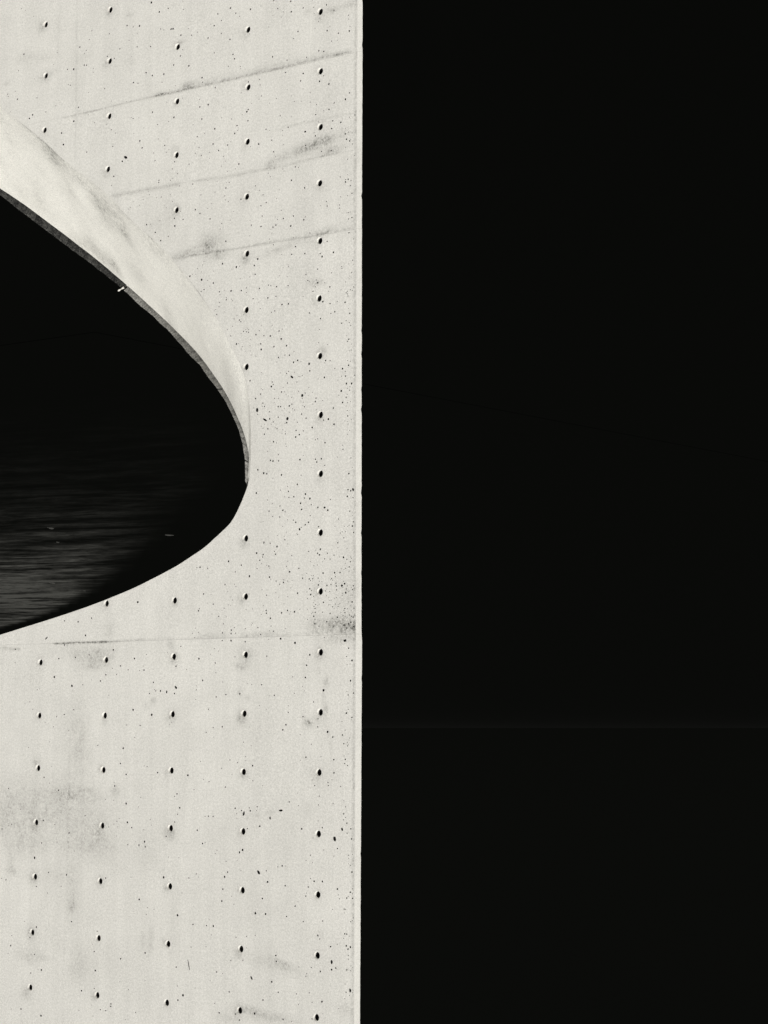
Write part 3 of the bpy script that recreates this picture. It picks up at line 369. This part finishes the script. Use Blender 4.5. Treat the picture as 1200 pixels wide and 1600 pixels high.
PANEL_DEPTH = .05
def build_panel(x0, x1, z0, z1, offset, left_edge=False):
    """one cast panel between joints: front face cut for opening, tie holes and bug holes"""
    verts, edges, polys, kinds = [], [], [], []
    border = []
    def line(a, b, step):
        n = max(1, int(math.hypot(b[0] - a[0], b[1] - a[1]) / step))
        return [(a[0] + (b[0] - a[0]) * i / n, a[1] + (b[1] - a[1]) * i / n) for i in range(n)]
    def lx(z): return edge_x(z) if left_edge else x0
    zs = np.arange(z0, z1, .06); 
    left = [(lx(z), z) for z in list(zs) + [z1]][::-1]
    border = line((lx(z0), z0), (x1, z0), .05) + line((x1, z0), (x1, z1), .08) + line((x1, z1), (lx(z1), z1), .05) + left[:-1]
    def add_loop(loop, kind):
        b0 = len(verts); verts.extend(loop); n = len(loop)
        polys.append(list(range(b0, b0 + n))); kinds.append(kind)
    add_loop(border, 'panel')
    add_loop(OUTER if sum(OUTER[i - 1][0] * OUTER[i][1] - OUTER[i][0] * OUTER[i - 1][1] for i in range(len(OUTER))) > 0 else OUTER[::-1], 'opening')
    for h in ALL_HOLES:
        if lx(h[1]) + HR < h[0] < x1 - HR and z0 + HR < h[1] < z1 - HR: add_loop(hole_ring(*h), 'tie')
    pit_rings = {}
    for p in pits:
        r = max(p[2], p[3])
        if lx(p[1]) + r < p[0] < x1 - r and z0 + r < p[1] < z1 - r:
            ring = pit_ring(p); pit_rings[len(polys)] = (ring, r); add_loop(ring, 'pit')
    # free points so that stains and the slight waviness of the formwork have vertices
    st = .024
    for z in np.arange(max(z0, 2.0) + st * .6, min(z1, 11.1) - st * .4, st):
        for x in np.arange(lx(z) + st * .6, min(x1, 3.75) - st * .4, st):
            q = (x + random.uniform(-.004, .004), z + random.uniform(-.004, .004))
            verts.append(q)
    # extra rows hugging the joints, where thin dirt lines run
    for jz in (z0, z1):
        for o in (.004, .012, .020):
            z = jz + o if jz == z0 else jz - o
            if 2.0 < z < 11.1:
                for x in np.arange(lx(z) + .01, min(x1, 3.75) - .01, .015): verts.append((x + random.uniform(-.002, .002), z))
    vs, es, fs, ov, oe, of = delaunay_2d_cdt([Vector(v) for v in verts], [], polys, 1, 1e-5)
    keep, mats = [], []
    for f, o in zip(fs, of):
        ks = {kinds[i] for i in o}
        if 'panel' in ks and not ks & {'opening', 'tie', 'pit'}: keep.append(tuple(f))
    XY = np.array([(v.x, v.y) for v in vs])
    Y = np.array([offset + .0022 * noise.noise(Vector((x * 1.3, z * 1.3, 1.0))) + .0012 * noise.noise(Vector((x * 5, z * 5, 7.0))) for x, z in XY])
    stn = stain_at(XY[:, 0], XY[:, 1])
    V = [(x, y, z) for (x, z), y in zip(XY, Y)]
    F = list(keep); MI = [0] * len(F); SM = [False] * len(F); ST = list(stn)
    # border edges turned back into the wall
    cnt = {}
    for f in keep:
        for i in range(3):
            a, b_ = f[i], f[(i + 1) % len(f)]
            cnt[(a, b_)] = cnt.get((a, b_), 0) + 1
    bset = [(a, b_) for (a, b_) in cnt if (b_, a) not in cnt]
    inv = {}
    for vi, o in enumerate(ov):
        for k in o: inv[k] = vi
    bidx = {inv[k] for k in range(len(border)) if k in inv}
    back = {}
    def bk(i):
        if i not in back:
            back[i] = len(V); x, y, z = V[i]; V.append((x, y + PANEL_DEPTH, z)); ST.append(.6)
        return back[i]
    for (a, b_) in bset:
        if a in bidx and b_ in bidx:
            F.append((b_, a, bk(a), bk(b_))); MI.append(0); SM.append(False)
    # bug holes: rough cavities sunk into the face
    nb0 = None
    starts = {}; acc = 0
    for pi_, pl in enumerate(polys): starts[pi_] = pl[0]
    for pi_, (ring, r) in pit_rings.items():
        idx = [inv[k] for k in polys[pi_] if k in inv]
        if len(idx) != len(ring) or len(set(idx)) != len(idx): continue
        d = r * random.uniform(1.6, 2.4); cx = sum(q[0] for q in ring) / len(ring); cz = sum(q[1] for q in ring) / len(ring)
        inner = []
        for i in idx:
            x, y, z = V[i]; j = random.uniform(.8, 1.02)
            inner.append(len(V)); V.append((cx + (x - cx) * j, y + d * random.uniform(.7, 1), cz + (z - cz) * j)); ST.append(.5)
        n = len(idx)
        for k in range(n):
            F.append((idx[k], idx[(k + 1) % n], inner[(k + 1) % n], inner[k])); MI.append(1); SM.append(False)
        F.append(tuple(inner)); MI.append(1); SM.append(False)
    used = sorted({i for f in F for i in f}); re_ = {o_: n_ for n_, o_ in enumerate(used)}
    V = [V[i] for i in used]; ST = [ST[i] for i in used]; F = [tuple(re_[i] for i in f) for f in F]
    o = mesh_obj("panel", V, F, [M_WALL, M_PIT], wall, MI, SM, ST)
    return o

G = .0003
panels = []
rows = [(WALL_BOTTOM, JOINTS[0] - G, [2.63, 5.6]), (JOINTS[0] + G, JOINTS[1] - G, [2.63, 5.6]), (JOINTS[1] + G, JOINTS[2] - G, [7.5]),
        (JOINTS[2] + G, JOINTS[3] - G, [5.6]), (JOINTS[3] + G, WALL_TOP, [2.66, 5.6])]
OFFS = [[.000, .0002, .0003], [.0008, .0010, .0008], [.0002, .0002], [.0009, .0009], [-.0003, .0000, .0002]]
tie_proto = None
tie_holes = []
for ri, (z0, z1, cuts) in enumerate(rows):
    xs = [None] + cuts + [WALL_RIGHT]
    for ci in range(len(xs) - 1):
        x0 = xs[ci] + .0001 if xs[ci] is not None else None
        x1 = xs[ci + 1] - .0001 if ci < len(xs) - 2 else xs[ci + 1]
        off = OFFS[ri][ci]
        pn = build_panel(x0, x1, z0, z1, off, x0 is None)
        lo = x0 if x0 is not None else -1
        for h in ALL_HOLES:
            if lo + HR < h[0] < x1 - HR and z0 + HR < h[1] < z1 - HR: tie_holes.append((h, off, pn))

# tie holes: a tapered recess, sunlit rim and deep shade put into its colours
def tie_mesh():
    V, F, MI = [], [], []
    prof = [(HR, 0.0), (HR * .97, .004), (HR * .93, .019), (HR * .78, .047)]
    for r, d in prof:
        for k in range(HN): V.append((r * math.cos(2 * math.pi * k / HN), d, r * math.sin(2 * math.pi * k / HN)))
    for i in range(len(prof) - 1):
        for k in range(HN):
            k2 = (k + 1) % HN
            F.append((i * HN + k, i * HN + k2, (i + 1) * HN + k2, (i + 1) * HN + k)); MI.append(0 if i < 2 else 1)
    F.append(tuple((len(prof) - 1) * HN + k for k in range(HN))); MI.append(1)
    me = bpy.data.meshes.new("tie_hole"); me.from_pydata(V, [], F)
    me.materials.append(M_CUP); me.materials.append(M_HOLE_SHADE)
    me.polygons.foreach_set("material_index", MI)
    at = me.attributes.new("stain", 'FLOAT', 'POINT'); at.data.foreach_set("value", [.1] * len(V))
    me.update(); return me
tm = tie_mesh()
for (h, off, pn) in tie_holes:
    y = off + .0022 * noise.noise(Vector((h[0] * 1.3, h[1] * 1.3, 1.0))) + .0012 * noise.noise(Vector((h[0] * 5, h[1] * 5, 7.0)))
    o = bpy.data.objects.new("tie_hole", tm); C.objects.link(o); o.parent = pn
    o.location = (h[0], y, h[1])

# blunt arris at the wall's end, one piece for each lift, and the end face behind it
random.seed(11)
CH = [(2.974, .043), (7.787, .047), (7.859, .050), (10.673, .048)]
def chamfer(z0, z1, off):
    V, F, ST = [], [], []
    zs = list(np.arange(z0, z1, .03)) + [z1]
    for z in zs:
        w = float(np.interp(z, [c[0] for c in CH], [c[1] for c in CH]))
        ex = edge_x(z); j = random.gauss(0, .0005)
        if random.random() < .05: j += random.uniform(.002, .006)
        w2 = w - j
        V += [(ex - .0008, off + .0002, z), (ex - .965 * w2, off + .262 * w2, z), (ex - .965 * w2 + .06, off + .262 * w2 + .06, z), (ex + .04, off + .05, z)]
        ST += [max(0, .5 * noise.noise(Vector((0, 0, z * 3)))), .05, .2, .2]
    n = len(zs)
    for i in range(n - 1):
        for k in range(4):
            F.append((i * 4 + k, (i + 1) * 4 + k, (i + 1) * 4 + (k + 1) % 4, i * 4 + (k + 1) % 4))
    F += [(0, 1, 2, 3), tuple((n - 1) * 4 + k for k in (3, 2, 1, 0))]
    mesh_obj("edge_chamfer", V, F, M_CHAMFER, wall, stain=ST)
for ri, (z0, z1, cuts) in enumerate(rows): chamfer(z0, z1, OFFS[ri][0])

# body behind the panels: back face with the opening, raked end, top, far end
bv = []
def cdt_plate(y):
    verts = [(1.25, WALL_BOTTOM), (WALL_RIGHT, WALL_BOTTOM), (WALL_RIGHT, WALL_TOP), (1.25, WALL_TOP)]
    inn = BACK if sum(BACK[i - 1][0] * BACK[i][1] - BACK[i][0] * BACK[i - 1][1] for i in range(len(BACK))) > 0 else BACK[::-1]
    verts = verts + inn
    vs, es, fs, ov, oe, of = delaunay_2d_cdt([Vector(v) for v in verts], [], [list(range(4)), list(range(4, len(verts)))], 1, 1e-6)
    return [(v.x, y, v.y) for v in vs], [tuple(reversed(f)) for f, o in zip(fs, of) if 0 in o and 1 not in o]
TB = T + .15
V, F = cdt_plate(TB)
def quad(a, b, c, d):
    n = len(V); V.extend([a, b, c, d]); F.append((n, n + 1, n + 2, n + 3))
XL = -.33
quad((XL, .052, WALL_BOTTOM), (XL, .052, WALL_TOP), (1.25, TB, WALL_TOP), (1.25, TB, WALL_BOTTOM))
quad((XL, .052, WALL_TOP), (WALL_RIGHT, .052, WALL_TOP), (WALL_RIGHT, TB, WALL_TOP), (1.25, TB, WALL_TOP))
quad((WALL_RIGHT, .0, WALL_BOTTOM), (WALL_RIGHT, TB, WALL_BOTTOM), (WALL_RIGHT, TB, WALL_TOP), (WALL_RIGHT, .0, WALL_TOP))
n0 = len(V)
for i in range(len(INNER)):                               # hidden return from the reveal to the back face
    V.append((INNER[i][0], DEPTH[i] + .002, INNER[i][1])); V.append((BACK[i][0], TB, BACK[i][1]))
for i in range(len(INNER)):
    j = (i + 1) % len(INNER)
    F.append((n0 + 2 * i, n0 + 2 * i + 1, n0 + 2 * j + 1, n0 + 2 * j))
mesh_obj("wall_body", V, F, M_WALL, wall)

# splayed reveal of the opening
NR = 48
V, ST = [], []
npt = len(OUTER)
vis = [i for i in range(npt) if OUTER[i][0] < 4.3]
for i in range(npt):
    o_, q_ = OUTER[i], INNER[i]
    for k in range(NR):
        s = k / (NR - 1)
        x, z, y = o_[0] + (q_[0] - o_[0]) * s, o_[1] + (q_[1] - o_[1]) * s, .0015 + (DEPTH[i] - .002) * s
        x += .003 * noise.noise(Vector((x * 3, y * 3, z * 3)))
        z += .004 * noise.noise(Vector((x * 2.5, y * 2.5, z * 2.5 + 9)))
        V.append((x, y, z))
        st = .2 * math.exp(-(s / .04) ** 2) + .18 * math.exp(-((s - .12) / .1) ** 2) * (noise.noise(Vector((x * 2, z * 2, 4))) + .6)
        b_ = noise.noise(Vector((x * 3.1, z * 3.1, y * 3.1 + 2)))
        st += max(0, b_ - .1) * .3
        for (bx, by, bz, br_, bk_) in REVEAL_BLOBS:           # smears: wide along the view, narrow across it
            st += bk_ * .5 * math.exp(-(((x - bx) * .8) ** 2 + ((y - by) * .5) ** 2 + (z - bz) ** 2) / (br_ * br_))
        ST.append(st)
F = []
for i in range(npt):
    j = (i + 1) % npt
    for k in range(NR - 1):
        F.append((i * NR + k, i * NR + k + 1, j * NR + k + 1, j * NR + k))
reveal = mesh_obj("opening_reveal", V, F, M_REVEAL, wall, smooth=True, stain=ST)
bm = bmesh.new(); bm.from_mesh(reveal.data); bmesh.ops.recalc_face_normals(bm, faces=bm.faces); bm.to_mesh(reveal.data); bm.free()

# rough upstand along the far edge of the reveal, in four broken lengths
random.seed(5)
def fine(a, n):
    a = np.array(a); u = np.linspace(0, len(a) - 1, n)
    return np.c_[np.interp(u, range(len(a)), a[:, 0]), np.interp(u, range(len(a)), a[:, 1])]
NL = 690
LA, LB = fine(LIP_A, NL), fine(LIP_B, NL)
LD = np.interp(np.linspace(0, 69, NL), range(70), LIP_DEPTH)
def upstand(f0, f1, mt, rough, label=None, LA=LA, LB=LB, LD=LD):
    i0, i1 = int(f0 * 10), min(len(LA) - 1, int(f1 * 10))
    V, F, ST = [], [], []
    ph = random.uniform(0, 50)
    for i in range(i0, i1 + 1):
        a, b_ = LA[i], LB[i]
        d = b_ - a; L = np.hypot(*d); d = d / L
        w = L + rough * (.35 * noise.noise(Vector((i * .3, ph, 0))) + 1.0 * noise.noise(Vector((i * .08, ph, 3)))) 
        a2 = a - d * .02
        c_ = a + d * w
        V += [(a2[0], LD[i] - .012, a2[1]), (c_[0], LD[i] - .012 + .004 * noise.noise(Vector((i * .5, ph, 8))), c_[1]), (c_[0], LD[i] + .012, c_[1]), (a2[0], LD[i] + .05, a2[1])]
        sv = .5 + .9 * noise.noise(Vector((i * .11, ph, 5))) + .6 * noise.noise(Vector((i * .23, ph, 6)))
        ST += [max(0, sv + .5), max(0, sv - .35), max(0, sv - .35), max(0, sv)]
    n = i1 - i0 + 1
    for i in range(n - 1):
        for k in range(4): F.append((i * 4 + k, i * 4 + (k + 1) % 4, (i + 1) * 4 + (k + 1) % 4, (i + 1) * 4 + k))
    F += [(0, 3, 2, 1), tuple((n - 1) * 4 + k for k in range(4))]
    o = mesh_obj("edge_strip", V, F, mt, reveal, stain=ST)
    bm = bmesh.new(); bm.from_mesh(o.data); bmesh.ops.recalc_face_normals(bm, faces=bm.faces); bm.to_mesh(o.data); bm.free()
    if label: o["label"] = label
    return o
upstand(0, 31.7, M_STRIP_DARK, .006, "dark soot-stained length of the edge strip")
# the strip goes on along the sill past the picture
ext = sorted([(INNER[i][0], INNER[i][1], DEPTH[i]) for i in range(len(INNER)) if INNER[i][0] > LIP_A[0][0] + .03 and INNER[i][1] < 3.9], reverse=True)
EA = np.array([e[:2] for e in ext] + [tuple(LA[0])]); EL = np.array([e[2] for e in ext] + [LD[0]])
tg = np.gradient(EA, axis=0); nm = np.c_[tg[:, 1], -tg[:, 0]]; nm /= np.hypot(nm[:, 0], nm[:, 1])[:, None]
if nm[len(nm) // 2][1] < 0: nm = -nm
EB = EA + nm * np.linspace(.05, np.hypot(*(LB[0] - LA[0])), len(EA))[:, None]; EB[-1] = LB[0]
nE = 400
u_ = np.linspace(0, len(EA) - 1, nE)
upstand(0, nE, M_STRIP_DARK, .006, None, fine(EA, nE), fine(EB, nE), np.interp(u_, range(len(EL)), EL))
upstand(32.1, 53.4, M_STRIP, .009, "paler crumbling length of the edge strip")
upstand(53.6, 65.5, M_STRIP, .005)
upstand(65.7, 69, M_STRIP, .005)

# bent tie wire with a lump of mortar, poking out where the strip is broken
def tube(path, radii, n=8):
    V, F = [], []
    for i, p in enumerate(path):
        d = (path[min(i + 1, len(path) - 1)] - path[max(i - 1, 0)]).normalized()
        a = d.cross(Vector((0, 1, 0))).normalized(); b_ = d.cross(a)
        for k in range(n):
            th = 2 * math.pi * k / n
            V.append(tuple(p + (a * math.cos(th) + b_ * math.sin(th)) * radii[i]))
    for i in range(len(path) - 1):
        for k in range(n): F.append((i * n + k, i * n + (k + 1) % n, (i + 1) * n + (k + 1) % n, (i + 1) * n + k))
    F += [tuple(range(n))[::-1], tuple((len(path) - 1) * n + k for k in range(n))]
    return V, F
P0 = LB[320]
base = Vector((P0[0] - .01, LD[320] - .02, P0[1] - .02))
ax = Vector((.06, .0, .02))
V, F = tube([base, base + ax * .35, base + ax * .55, base + ax * .7, base + ax * .9, base + ax * 1.1, base + ax * 1.2], [.010, .007, .003, .005, .009, .007, .002])
mesh_obj("tie_wire", V, F, M_MORTAR, reveal, smooth=True)

# ------------------------------------------------------------------ pale flecks painted as glints on the water
random.seed(21)
V, F = [], []
lat = Vector((math.cos(AZ), -math.sin(AZ), 0)); rad = Vector((math.sin(AZ), math.cos(AZ), 0))
def fleck(x, y, w, d):
    c0 = Vector((x, y, .012)); n0 = len(V); n = 9
    for k in range(n):
        th = 2 * math.pi * k / n; j = random.uniform(.5, 1.2)
        p = c0 + lat * (w * j * math.cos(th)) + rad * (d * j * math.sin(th) - .35 * w * math.cos(th) * random.uniform(.3, 1))
        V.append((p.x, p.y, .010))
    V.append((c0.x, c0.y, .03))
    for k in range(n): F.append((n0 + k, n0 + (k + 1) % n, n0 + n))
for i, (x, y) in enumerate(FLECKS):
    rng = math.hypot(x - CAM.x, y - CAM.y)
    k = (1.0 if i in (0, 1, 2) else .55) * rng / 110
    fleck(x, y, random.uniform(.12, .2) * k, random.uniform(.3, .5) * k * (1.3 if rng > 95 else .6))
glint = mesh_obj("glint_flecks", V, F, plain("glint", (.06, .06, .055), .7))
glint["kind"] = "stuff"
glint["label"] = "scattered pale flecks painted as glints on the dark water seen through the opening"
glint["category"] = "glint"
